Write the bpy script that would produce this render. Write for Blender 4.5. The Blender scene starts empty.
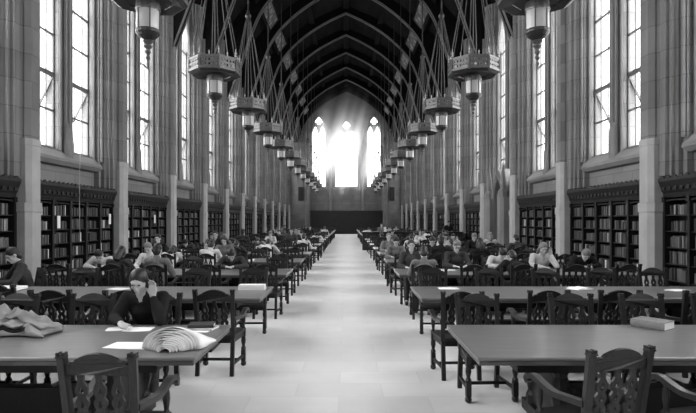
import bpy, bmesh, math, random
from mathutils import Vector, Matrix
from mathutils.geometry import tessellate_polygon
random.seed(7)
PI = math.pi
S = bpy.context.scene
COL = S.collection

# ------------------------------------------------------------------ camera, light, exposure
FOC = 530.0
CX = 0.08
CH = 1.80
cd = bpy.data.cameras.new('camera'); cam = bpy.data.objects.new('camera', cd); COL.objects.link(cam)
cam.location = (CX, 0, CH); cam.rotation_euler = (PI/2, 0, 0)
cd.sensor_width = 36; cd.lens = 36*FOC/696; cd.clip_start = 0.05; cd.clip_end = 300
cd.shift_x = 1/696; cd.shift_y = 13.5/696
S.camera = cam
S.view_settings.view_transform = 'Standard'; S.view_settings.look = 'None'
S.view_settings.gamma = 1; S.view_settings.use_curve_mapping = False
S.view_settings.exposure = 0.2
W = bpy.data.worlds.new('overcast_sky'); S.world = W; W.use_nodes = True
W.node_tree.nodes['Background'].inputs[0].default_value = (1, 1, 1, 1)
W.node_tree.nodes['Background'].inputs[1].default_value = 5.0

BAY = 4.96
P0 = 12.25
def pier_y(n): return P0 + BAY*n
BAYS = list(range(-4, 11))
Y_BACK = pier_y(-4)
Y_END = 68.2
XW = 7.75                        # inner face of the side walls
RS = 0.17                        # the right wall stands a little nearer the middle line
HAZE = 0.42
SKY_L = 9.0                      # radiance of the sky seen by the windows
def sky_light(name, loc, rot, h, w, L=SKY_L):
    ld = bpy.data.lights.new(name, 'AREA'); ld.shape = 'RECTANGLE'; ld.size = h; ld.size_y = w
    ld.energy = L*PI*h*w
    o = bpy.data.objects.new(name, ld); COL.objects.link(o); o.location = loc; o.rotation_euler = rot
    return o
for b in BAYS:
    ym = pier_y(b) + BAY/2
    k = 1.0 if b < 2 else max(.42, 1.0-.085*(b-1))          # daylight lamps simply dimmed bay by bay to darken the far end
    sky_light('daylight', (-8.75, ym, 7.6), (0, -PI/2, 0), 9.2, 4.4, SKY_L*1.4*k)
    sky_light('daylight', (8.75-RS, ym, 7.6), (0, PI/2, 0), 9.2, 4.4, SKY_L*1.1*k)
sky_light('daylight', (0, Y_END+0.9, 10.5), (-PI/2, 0, 0), 9.6, 9.8, 9.0)

# ------------------------------------------------------------------ materials
def g(v): return (v, v, v, 1)
MATS = {}
def mat(name, val, rough=0.6, spec=0.5, var=0.0, scale=6.0, stretch=(1, 1, 1), coord='Object', bump=0.0, coat=0.0, island=None):
    m = bpy.data.materials.new(name); m.use_nodes = True
    nt = m.node_tree; b = nt.nodes['Principled BSDF']
    b.inputs['Base Color'].default_value = g(val); b.inputs['Roughness'].default_value = rough
    b.inputs['Specular IOR Level'].default_value = spec
    b.inputs['Coat Weight'].default_value = coat; b.inputs['Coat Roughness'].default_value = 0.2
    if var or bump:
        tc = nt.nodes.new('ShaderNodeTexCoord'); mp = nt.nodes.new('ShaderNodeMapping')
        mp.inputs['Scale'].default_value = stretch
        if coord == 'World':
            ge = nt.nodes.new('ShaderNodeNewGeometry'); nt.links.new(ge.outputs['Position'], mp.inputs[0])
        else:
            nt.links.new(tc.outputs[coord], mp.inputs[0])
        n = nt.nodes.new('ShaderNodeTexNoise'); n.inputs['Scale'].default_value = scale
        n.inputs['Detail'].default_value = 5
        nt.links.new(mp.outputs[0], n.inputs['Vector'])
        r = nt.nodes.new('ShaderNodeMapRange')
        r.inputs['From Min'].default_value = 0.3; r.inputs['From Max'].default_value = 0.7
        r.inputs['To Min'].default_value = val*(1-var); r.inputs['To Max'].default_value = val*(1+var)
        nt.links.new(n.outputs['Fac'], r.inputs['Value'])
        nt.links.new(r.outputs[0], b.inputs['Base Color'])
        if bump:
            bp = nt.nodes.new('ShaderNodeBump'); bp.inputs['Strength'].default_value = bump
            bp.inputs['Distance'].default_value = 0.02
            nt.links.new(n.outputs['Fac'], bp.inputs['Height']); nt.links.new(bp.outputs[0], b.inputs['Normal'])
    MATS[name] = m
    return m

def block_mat(name, axis, val, mortar, bw, rh, var=0.12, rough=0.8, spec=0.2, msize=0.012, offset=0.5, noise=1.2, amp=0.16):
    m = bpy.data.materials.new(name); m.use_nodes = True
    nt = m.node_tree; b = nt.nodes['Principled BSDF']
    b.inputs['Roughness'].default_value = rough; b.inputs['Specular IOR Level'].default_value = spec
    ge = nt.nodes.new('ShaderNodeNewGeometry'); sx = nt.nodes.new('ShaderNodeSeparateXYZ'); cb = nt.nodes.new('ShaderNodeCombineXYZ')
    nt.links.new(ge.outputs['Position'], sx.inputs[0])
    if axis == 'side':
        ad = nt.nodes.new('ShaderNodeMath'); ad.operation = 'ADD'
        nt.links.new(sx.outputs['X'], ad.inputs[0]); nt.links.new(sx.outputs['Y'], ad.inputs[1])
        nt.links.new(ad.outputs[0], cb.inputs[0]); nt.links.new(sx.outputs['Z'], cb.inputs[1])
    elif axis == 'end':
        nt.links.new(sx.outputs['X'], cb.inputs[0]); nt.links.new(sx.outputs['Z'], cb.inputs[1])
    else:
        nt.links.new(sx.outputs['X'], cb.inputs[0]); nt.links.new(sx.outputs['Y'], cb.inputs[1])
    br = nt.nodes.new('ShaderNodeTexBrick')
    br.inputs['Scale'].default_value = 1; br.inputs['Brick Width'].default_value = bw; br.inputs['Row Height'].default_value = rh
    br.inputs['Mortar Size'].default_value = msize; br.inputs['Mortar Smooth'].default_value = 0.3; br.offset = offset
    br.inputs['Color1'].default_value = g(val*(1-var)); br.inputs['Color2'].default_value = g(val*(1+var)); br.inputs['Mortar'].default_value = g(mortar)
    nt.links.new(cb.outputs[0], br.inputs['Vector'])
    n = nt.nodes.new('ShaderNodeTexNoise'); n.inputs['Scale'].default_value = noise; n.inputs['Detail'].default_value = 6
    nt.links.new(ge.outputs['Position'], n.inputs['Vector'])
    r = nt.nodes.new('ShaderNodeMapRange'); r.inputs['From Min'].default_value = 0.25; r.inputs['From Max'].default_value = 0.75
    r.inputs['To Min'].default_value = 1-amp; r.inputs['To Max'].default_value = 1+amp
    nt.links.new(n.outputs['Fac'], r.inputs['Value'])
    mx = nt.nodes.new('ShaderNodeMix'); mx.data_type = 'RGBA'; mx.blend_type = 'MULTIPLY'; mx.inputs[0].default_value = 1
    nt.links.new(br.outputs['Color'], mx.inputs[6]); nt.links.new(r.outputs[0], mx.inputs[7])
    nt.links.new(mx.outputs[2], b.inputs['Base Color'])
    MATS[name] = m
    return m

block_mat('stone_side', 'side', 0.165, 0.11, 1.0, 0.62)
block_mat('stone_end', 'end', 0.16, 0.12, 1.0, 0.62)
block_mat('floor_tile', 'floor', 0.62, 0.56, 0.9, 0.45, var=0.05, rough=0.8, spec=0.06, msize=0.006, offset=0.5, noise=2.0, amp=0.05)
mat('stone_smooth', 0.19, 0.8, 0.2, 0.12, 1.5, coord='World')
mat('stone_lit', 0.34, 0.8, 0.2, 0.10, 2.0, coord='World')  # pier stone made paler: light on the bases is put into the colour
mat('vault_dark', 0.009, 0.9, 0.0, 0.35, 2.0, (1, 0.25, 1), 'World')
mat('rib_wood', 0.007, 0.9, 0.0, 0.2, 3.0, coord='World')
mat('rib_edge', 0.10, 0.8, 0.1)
mat('oak_dark', 0.008, 0.4, 0.25, 0.35, 14, (6, 6, 1))
mat('oak_mid', 0.017, 0.34, 0.36, 0.35, 14, (6, 6, 1))
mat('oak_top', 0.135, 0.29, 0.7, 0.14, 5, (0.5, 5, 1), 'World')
mat('oak_edge', 0.07, 0.35, 0.5, 0.25, 6, (1, 6, 6), 'World')
mat('case_wood', 0.011, 0.5, 0.25, 0.3, 8, (1, 1, 0.3))
mat('panel_wood', 0.034, 0.6, 0.2, 0.25, 5, (4, 4, 0.5), 'World')
mat('iron', 0.016, 0.45, 0.5, 0.2, 30)
mat('bronze', 0.062, 0.42, 0.6, 0.3, 30)
mat('brass_light', 0.28, 0.4, 0.6)
mat('lead_bar', 0.10, 0.6, 0.3)
mat('paper', 0.86, 0.7, 0.3, 0.03, 20)
mat('newsprint', 0.80, 0.8, 0.2, 0.08, 60, (1, 6, 1))
mat('cover_dark', 0.03, 0.5, 0.4, 0.2, 20)
mat('cover_grey', 0.16, 0.55, 0.4, 0.15, 20)
mat('cover_mid', 0.085, 0.55, 0.4, 0.15, 20)
mat('cover_pale', 0.42, 0.6, 0.3, 0.1, 20)
mat('cloth_tan', 0.26, 0.9, 0.1, 0.2, 9, bump=0.2)
mat('cloth_black', 0.018, 0.9, 0.1, 0.2, 20)
mat('cloth_dark', 0.05, 0.9, 0.1, 0.2, 20)
mat('cloth_mid', 0.16, 0.9, 0.1, 0.2, 20)
mat('cloth_pale', 0.55, 0.9, 0.1, 0.1, 20)
mat('skin', 0.42, 0.5, 0.4, 0.06, 15)
mat('hair_dark', 0.018, 0.5, 0.4, 0.4, 60)
mat('hair_fair', 0.16, 0.5, 0.4, 0.3, 60)
mat('eye_dark', 0.01, 0.2, 0.5)
mat('shoe', 0.02, 0.4, 0.5)
mat('cord', 0.35, 0.8, 0.2)
mat('black_grille', 0.015, 0.7, 0.3)
mat('card_white', 0.75, 0.7, 0.2)

m = mat('stencil', 0.2, 0.7, 0.2)
nt = m.node_tree; bs = nt.nodes['Principled BSDF']
ge = nt.nodes.new('ShaderNodeNewGeometry'); mp = nt.nodes.new('ShaderNodeMapping'); mp.inputs['Scale'].default_value = (1, 1.6, 1.6)
ck = nt.nodes.new('ShaderNodeTexVoronoi'); ck.inputs['Scale'].default_value = 1.6
cr = nt.nodes.new('ShaderNodeMapRange'); cr.inputs['From Min'].default_value = 0.15; cr.inputs['From Max'].default_value = 0.5
cr.inputs['To Min'].default_value = 0.16; cr.inputs['To Max'].default_value = 0.04
nt.links.new(ge.outputs['Position'], mp.inputs[0]); nt.links.new(mp.outputs[0], ck.inputs['Vector'])
nt.links.new(ck.outputs['Distance'], cr.inputs['Value']); nt.links.new(cr.outputs[0], bs.inputs['Base Color'])

m = bpy.data.materials.new('book_spines'); m.use_nodes = True; MATS['book_spines'] = m
nt = m.node_tree; bs = nt.nodes['Principled BSDF']; bs.inputs['Roughness'].default_value = 0.6
ge = nt.nodes.new('ShaderNodeNewGeometry'); cr = nt.nodes.new('ShaderNodeValToRGB')
cr.color_ramp.interpolation = 'CONSTANT'
els = [(0, .018), (.25, .04), (.5, .075), (.72, .12), (.86, .03), (.925, .3), (.97, .65)]
cr.color_ramp.elements[0].color = g(.03)
cr.color_ramp.elements[1].position = .25; cr.color_ramp.elements[1].color = g(.07)
for p, v in els[2:]:
    e = cr.color_ramp.elements.new(p); e.color = g(v)
nt.links.new(ge.outputs['Random Per Island'], cr.inputs[0]); nt.links.new(cr.outputs[0], bs.inputs['Base Color'])

m = bpy.data.materials.new('leaded_glass'); m.use_nodes = True; MATS['leaded_glass'] = m
nt = m.node_tree; nt.nodes.clear()
o_ = nt.nodes.new('ShaderNodeOutputMaterial'); tr = nt.nodes.new('ShaderNodeBsdfTransparent'); gl = nt.nodes.new('ShaderNodeBsdfGlossy')
gl.inputs['Roughness'].default_value = 0.1; gl.inputs['Color'].default_value = g(0.5)
tr.inputs['Color'].default_value = g(0.92)
mx = nt.nodes.new('ShaderNodeMixShader'); mx.inputs[0].default_value = 0.05
nt.links.new(tr.outputs[0], mx.inputs[1]); nt.links.new(gl.outputs[0], mx.inputs[2]); nt.links.new(mx.outputs[0], o_.inputs[0])

m = mat('lamp_glass', 0.42, 0.35, 0.5)
m.node_tree.nodes['Principled BSDF'].inputs['Transmission Weight'].default_value = 0.25

# ------------------------------------------------------------------ mesh helpers
class MB:
    def __init__(self): self.v = []; self.f = []
    def add(self, vs, fs):
        o = len(self.v); self.v += [tuple(p) for p in vs]; self.f += [tuple(i+o for i in f) for f in fs]
    def box(self, x0, x1, y0, y1, z0, z1, M=None):
        vs = [Vector((x, y, z)) for x in (x0, x1) for y in (y0, y1) for z in (z0, z1)]
        if M is not None: vs = [M @ p for p in vs]
        self.add(vs, [(0, 1, 3, 2), (4, 6, 7, 5), (0, 4, 5, 1), (2, 3, 7, 6), (0, 2, 6, 4), (1, 5, 7, 3)])
        return self
    def bar(self, a, b, w, d=None):
        a = Vector(a); b = Vector(b); d = d or w
        q = (b-a).to_track_quat('Z', 'Y').to_matrix().to_4x4(); q.translation = a
        return self.box(-w/2, w/2, -d/2, d/2, 0, (b-a).length, q)
    def plate(self, outer, holes, t, fn):
        loops = [list(outer)] + [list(h) for h in holes]
        tri = tessellate_polygon([[Vector((p[0], p[1], 0)) for p in lp] for lp in loops])
        flat = [p for lp in loops for p in lp]; n = len(flat)
        vs = [fn(p[0], p[1], -t/2) for p in flat] + [fn(p[0], p[1], t/2) for p in flat]
        fs = [tuple(x) for x in tri] + [tuple(i+n for i in reversed(x)) for x in tri]
        k = 0
        for lp in loops:
            L = len(lp)
            for i in range(L):
                a = k+i; b_ = k+(i+1) % L
                fs.append((a, b_, b_+n, a+n))
            k += L
        self.add(vs, fs); return self
    def tube(self, path, r, n=8, cap=True, sy=1.0):
        path = [Vector(p) for p in path]
        rr = r if isinstance(r, (list, tuple)) else [r]*len(path)
        vs = []; ref = None
        for i, p in enumerate(path):
            t = (path[min(i+1, len(path)-1)] - path[max(i-1, 0)])
            t = t.normalized() if t.length > 1e-9 else Vector((0, 0, 1))
            if ref is None: ref = Vector((1, 0, 0)) if abs(t.x) < .9 else Vector((0, 1, 0))
            u = (ref - t*ref.dot(t)).normalized(); w = t.cross(u); ref = u
            for k in range(n):
                a = 2*PI*k/n; vs.append(p + u*math.cos(a)*rr[i] + w*math.sin(a)*rr[i]*sy)
        fs = []
        for i in range(len(path)-1):
            for k in range(n):
                fs.append((i*n+k, i*n+(k+1) % n, (i+1)*n+(k+1) % n, (i+1)*n+k))
        if cap:
            fs.append(tuple(range(n-1, -1, -1))); fs.append(tuple(range((len(path)-1)*n, len(path)*n)))
        self.add(vs, fs); return self
    def lathe(self, prof, c=(0, 0, 0), n=12, M=None):
        vs = []
        for r, z in prof:
            for k in range(n):
                a = 2*PI*(k+.5)/n
                p = Vector((c[0]+r*math.cos(a), c[1]+r*math.sin(a), c[2]+z)); vs.append(M @ p if M is not None else p)
        fs = []
        for i in range(len(prof)-1):
            for k in range(n): fs.append((i*n+k, i*n+(k+1) % n, (i+1)*n+(k+1) % n, (i+1)*n+k))
        fs.append(tuple(range(n-1, -1, -1))); fs.append(tuple(range((len(prof)-1)*n, len(prof)*n)))
        self.add(vs, fs); return self
    def ball(self, c, r, n=10, m_=7, M=None):
        r = r if isinstance(r, (tuple, list)) else (r, r, r)
        vs = []; fs = []
        for i in range(m_+1):
            t = PI*i/m_
            for k in range(n):
                a = 2*PI*k/n
                p = Vector((r[0]*max(math.sin(t), .02)*math.cos(a), r[1]*max(math.sin(t), .02)*math.sin(a), -r[2]*math.cos(t)))
                if M is not None: p = M @ p
                vs.append(p + Vector(c))
        for i in range(m_):
            for k in range(n): fs.append((i*n+k, i*n+(k+1) % n, (i+1)*n+(k+1) % n, (i+1)*n+k))
        fs.append(tuple(range(n-1, -1, -1))); fs.append(tuple(range(m_*n, (m_+1)*n)))
        self.add(vs, fs); return self
    def mesh(self, name, mt, bevel=0, smooth=False):
        me = bpy.data.meshes.new(name); me.from_pydata(self.v, [], self.f)
        bm = bmesh.new(); bm.from_mesh(me)
        bmesh.ops.recalc_face_normals(bm, faces=bm.faces)
        if bevel:
            es = [e for e in bm.edges if len(e.link_faces) == 2 and e.calc_face_angle(0) > 0.5]
            bmesh.ops.bevel(bm, geom=es, offset=bevel, segments=2, affect='EDGES', profile=0.6, clamp_overlap=True)
        bm.to_mesh(me); bm.free()
        if smooth: me.polygons.foreach_set('use_smooth', [True]*len(me.polygons))
        if mt: me.materials.append(MATS[mt])
        return me
    def build(self, name, mt, parent=None, bevel=0, smooth=False):
        return link(name, self.mesh(name, mt, bevel, smooth), parent)

def link(name, data, parent=None):
    o = bpy.data.objects.new(name, data); COL.objects.link(o)
    if parent is not None: o.parent = parent
    return o
def tag(o, label, cat, group=None, kind=None):
    o['label'] = label; o['category'] = cat
    if group: o['group'] = group
    if kind: o['kind'] = kind
    return o
def empty(name, loc=(0, 0, 0), rz=0):
    o = link(name, None); o.location = loc; o.rotation_euler = (0, 0, rz); o.empty_display_size = .2
    return o
def struct(o, label=None):
    o['kind'] = 'structure'
    if label: o['label'] = label
    return o
def dup(root, loc, rz=0.0):
    r = root.copy(); COL.objects.link(r); r.location = loc; r.rotation_euler = (0, 0, rz)
    kids = {}
    for ch in root.children:
        c = ch.copy(); COL.objects.link(c); c.parent = r
        for d in ch.children:
            e = d.copy(); COL.objects.link(e); e.parent = c
    return r
ORD = 'zeroth first second third fourth fifth sixth seventh eighth ninth tenth eleventh twelfth thirteenth fourteenth fifteenth sixteenth seventeenth eighteenth nineteenth twentieth'.split() + \
      ['twenty-first', 'twenty-second', 'twenty-third', 'twenty-fourth', 'twenty-fifth', 'twenty-sixth', 'twenty-seventh', 'twenty-eighth', 'twenty-ninth', 'thirtieth', 'thirty-first', 'thirty-second', 'thirty-third', 'thirty-fourth', 'thirty-fifth']
def spline(pts, k=6):
    out = []; n = len(pts)
    for i in range(n-1):
        p0 = pts[max(i-1, 0)]; p1 = pts[i]; p2 = pts[i+1]; p3 = pts[min(i+2, n-1)]
        for j in range(k):
            t = j/k
            out.append(tuple(.5*((2*b)+(c-a)*t+(2*a-5*b+4*c-d)*t*t+(-a+3*b-3*c+d)*t**3) for a, b, c, d in zip(p0, p1, p2, p3)))
    out.append(tuple(pts[-1])); return out
def on_table(px, py, z=0.76):
    Y = (CH-z)*FOC/(py-220); return Vector((CX+(px-347)*Y/FOC, Y, z))

# ------------------------------------------------------------------ people meshes first (remeshed, so the scene is still small)
def remesh(mb, name, mt, vox, smooth_it=4):
    me = mb.mesh(name+'_raw', None); o = link(name+'_raw', me)
    md = o.modifiers.new('r', 'REMESH'); md.mode = 'VOXEL'; md.voxel_size = vox; md.use_smooth_shade = True
    sm = o.modifiers.new('s', 'SMOOTH'); sm.iterations = smooth_it; sm.factor = 0.5
    dg = bpy.context.evaluated_depsgraph_get(); dg.update()
    out = bpy.data.meshes.new_from_object(o.evaluated_get(dg)); out.name = name
    bpy.data.objects.remove(o); bpy.data.meshes.remove(me)
    out.materials.clear()
    out.materials.append(MATS[mt])
    out.polygons.foreach_set('use_smooth', [True]*len(out.polygons))
    return out
def limb(mb, pts, rad, n=10):
    P = spline(pts, 4); R = [x[0] for x in spline([(r,) for r in rad], 4)]
    mb.tube(P, R, n)
    mb.ball(P[0], R[0]*.98); mb.ball(P[-1], R[-1]*.98)
POSES = {
    # spine: pelvis, waist, chest, neck base, head centre; hands: elbow, wrist per side (-1 left, +1 right)
    'reading':  dict(sp=[(0, -.10, .57), (0, -.07, .74), (0, .00, .92), (0, .05, 1.05), (0, .11, 1.21)], tilt=-.55,
                     arms={-1: [(-.26, .16, .80), (-.12, .38, .80)], 1: [(.26, .16, .80), (.12, .38, .80)]}),
    'upright':  dict(sp=[(0, -.12, .57), (0, -.13, .75), (0, -.12, .95), (0, -.11, 1.09), (0, -.08, 1.26)], tilt=-.15,
                     arms={-1: [(-.27, -.02, .80), (-.15, .26, .80)], 1: [(.27, -.02, .80), (.13, .28, .80)]}),
    'propped':  dict(sp=[(0, -.08, .57), (0, -.02, .73), (0, .09, .89), (.01, .17, 1.01), (.02, .24, 1.16)], tilt=-.45,
                     arms={-1: [(-.22, .34, .80), (-.125, .27, 1.03)], 1: [(.27, .22, .80), (.10, .46, .79)]}),
    'slumped':  dict(sp=[(0, -.10, .57), (0, -.02, .72), (0, .11, .86), (0, .21, .95), (0, .31, 1.05)], tilt=-.95,
                     arms={-1: [(-.30, .26, .80), (-.05, .42, .80)], 1: [(.30, .26, .80), (.06, .46, .80)]}),
    'standing': dict(sp=[(0, 0, .95), (0, -.01, 1.12), (0, 0, 1.30), (0, .02, 1.45), (0, .06, 1.62)], tilt=-.25,
                     arms={-1: [(-.25, .03, 1.16), (-.17, .24, 1.10)], 1: [(.25, .03, 1.16), (.17, .24, 1.10)]}),
}
def hand(mb, wr, d, side, curl=.5):
    # d: forward direction of the hand; palm faces down (or towards the face when it points up)
    wr = Vector(wr); d = Vector(d).normalized()
    up = Vector((0, 0, 1)) if abs(d.z) < .8 else Vector((0, -1, 0))
    s = d.cross(up).normalized()          # towards the little finger on the right hand
    up = s.cross(d).normalized()
    for q in (-.028, -.009, .009, .028):
        mb.tube([wr+s*q*.6, wr+d*.05+s*q, wr+d*.085+s*q], [.017, .016, .012], 8)
    L = [.062, .074, .070, .054]
    for i, q in enumerate((-.030, -.010, .010, .029)):
        q2 = q if side > 0 else -q
        b0 = wr+d*.075+s*q2; l = L[i]
        p1 = b0+d*l*.5+up*.004; p2 = p1+d*l*.32-up*l*curl*.45; p3 = p2+d*l*.15-up*l*curl*.4
        mb.tube([b0, p1, p2, p3], [.0115, .0105, .0095, .008], 8)
    t0 = wr+d*.025-s*side*.028
    mb.tube([t0, t0+d*.028-s*side*.026, t0+d*.058-s*side*.036], [.014, .012, .009], 8)
def make_person_meshes(key):
    P = POSES[key]; sp = [Vector(p) for p in P['sp']]; stand = key == 'standing'
    body = MB(); top = MB(); low = MB(); shoe = {-1: MB(), 1: MB()}
    pel, wai, che, nek, hed = sp
    for mb, k in ((body, 0.0), (top, .014)):
        # torso: elliptical rings
        pts = spline([pel, wai, che, nek + Vector((0, -.02, -.03))], 5)
        rad = [x[0] for x in spline([(.150+k,), (.140+k,), (.165+k,), (.075+k*.4,)], 5)]
        path = [Vector(p) for p in pts]
        mb.tube(path, rad, 14, True, 0.68)
        sh = {}
        for s in (-1, 1):
            shp = nek*.45 + che*.55 + Vector((s*.175, -.01, .045)); sh[s] = shp
            limb(mb, [nek+Vector((s*.03, -.02, -.04)), shp], [.055+k*.4, .058+k])
            el, wr = [Vector(q) for q in P['arms'][s]]
            limb(mb, [shp, (shp+el)/2, el], [.058+k, .050+k, .043+k])
            end = wr if mb is body else el*.12 + wr*.88
            limb(mb, [el, (el+end)/2, end], [.043+k, .038+k, .029+k*.6])
    for s in (-1, 1):
        el, wr = [Vector(q) for q in P['arms'][s]]
        d = (wr-el); 
        if key == 'propped' and s == -1: d = Vector((.05, -.1, 1))
        elif not stand: d.z = -.02
        hand(body, wr, d, s, .35 if d.z < .3 else .8)
        for mb, k in ((body, 0.0), (low, .014)):
            if stand: hip, kn, an = Vector((s*.09, 0, .92)), Vector((s*.10, .03, .50)), Vector((s*.10, 0, .09))
            else: hip, kn, an = pel+Vector((s*.09, .03, -.02)), Vector((s*.13, .33, .545)), Vector((s*.14, .30, .10))
            limb(mb, [hip, (hip+kn)/2, kn], [.088+k, .078+k, .060+k])
            limb(mb, [kn, kn*.6+an*.4+Vector((0, -.015, 0)), an], [.060+k, .056+k, .040+k])
        limb(body, [an, an+Vector((0, .10, -.055))], [.038, .03])
        limb(shoe[s], [an+Vector((0, -.03, -.045)), an+Vector((0, .06, -.05)), an+Vector((s*.01, .16, -.062))], [.042, .043, .034])
    limb(top, [nek+Vector((0, -.03, -.05)), nek*.72+hed*.28+Vector((0, -.025, -.01))], [.085, .068])
    low.ball(pel, (.165, .125, .11)); body.ball(pel, (.15, .11, .10))
    # neck and head
    R = Matrix.Rotation(P['tilt'], 3, 'X')
    limb(body, [nek+Vector((0, -.01, -.05)), hed+R @ Vector((0, -.02, -.06))], [.062, .052])
    hb = MB()
    hb.ball((0, 0, .02), (.074, .094, .098), 16, 12)
    hb.ball((0, .025, -.045), (.056, .066, .070), 14, 10)          # jaw
    hb.ball((0, .082, -.092), (.022, .018, .018))                  # chin
    hb.tube([(0, .090, .018), (0, .106, -.012), (0, .112, -.028)], [.009, .012, .014], 8)   # nose
    hb.ball((0, .104, -.032), (.018, .012, .010))
    hb.tube([(-.045, .080, .032), (0, .094, .034), (.045, .080, .032)], [.010, .012, .010], 8)  # brow
    hb.ball((0, .090, -.058), (.024, .012, .006)); hb.ball((0, .089, -.068), (.020, .011, .006))  # lips
    for s in (-1, 1):
        hb.ball((s*.076, -.008, -.005), (.010, .020, .032)); hb.ball((s*.046, .062, -.025), (.02, .02, .02))
    body.add([R @ Vector(p) + hed for p in hb.v], hb.f)
    hr = MB()
    hr.ball((0, -.010, .042), (.084, .096, .092), 18, 12)
    hr.ball((0, -.050, -.03), (.072, .062, .085), 14, 10)
    hl = MB(); hl.v = list(hr.v); hl.f = list(hr.f)
    for s in (-1, 1):
        hl.tube([(s*.062, -.01, .03), (s*.082, -.02, -.05), (s*.080, -.05, -.16)], [.03, .034, .03], 10)
    hl.tube([(0, -.07, .0), (0, -.09, -.10), (0, -.085, -.22)], [.06, .07, .06], 12)
    def placed(b):
        o = MB(); o.add([R @ Vector(p) + hed for p in b.v], b.f); return o
    ey = MB()
    for s in (-1, 1): ey.ball((s*.031, .0835, .010), (.012, .008, .007))
    return dict(body=remesh(body, 'person_'+key, 'skin', .0095, 3), top=remesh(top, 'jacket_'+key, 'cloth_dark', .013, 4),
                low=remesh(low, 'trousers_'+key, 'cloth_dark', .014, 4), shoe={s: remesh(shoe[s], 'shoe_'+key, 'shoe', .012, 3) for s in (-1, 1)},
                short=remesh(placed(hr), 'hair_short_'+key, 'hair_dark', .011, 2), long=remesh(placed(hl), 'hair_long_'+key, 'hair_dark', .011, 2),
                eyes=placed(ey).mesh('eyes_'+key, 'eye_dark', 0, True))
PM = {k: make_person_meshes(k) for k in POSES}
def own_mat(o, m):
    o.material_slots[0].link = 'OBJECT'; o.material_slots[0].material = MATS[m]
def person(loc, rz, pose, cloth, hair, long_, label, scale=1.0):
    M = PM[pose]
    r = link('person', M['body']); r.location = loc; r.rotation_euler = (0, 0, rz); r.scale = (scale,)*3
    tag(r, label, 'person', 'readers in the hall')
    j = link('jacket' if cloth in ('cloth_black', 'cloth_dark') else 'shirt', M['top'], r); own_mat(j, cloth)
    link('trousers', M['low'], r); link('shoe', M['shoe'][-1], r); link('shoe', M['shoe'][1], r)
    h = link('hair', M['long' if long_ else 'short'], r); own_mat(h, hair)
    link('eyes', M['eyes'], r)
    return r

# ------------------------------------------------------------------ setting: floor, walls, piers, windows
b = MB(); b.box(-8.1, 8.1, Y_BACK-1, Y_END+1.5, -.2, 0); struct(b.build('floor', 'floor_tile'), 'pale tiled floor with a wide bare aisle')

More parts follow.
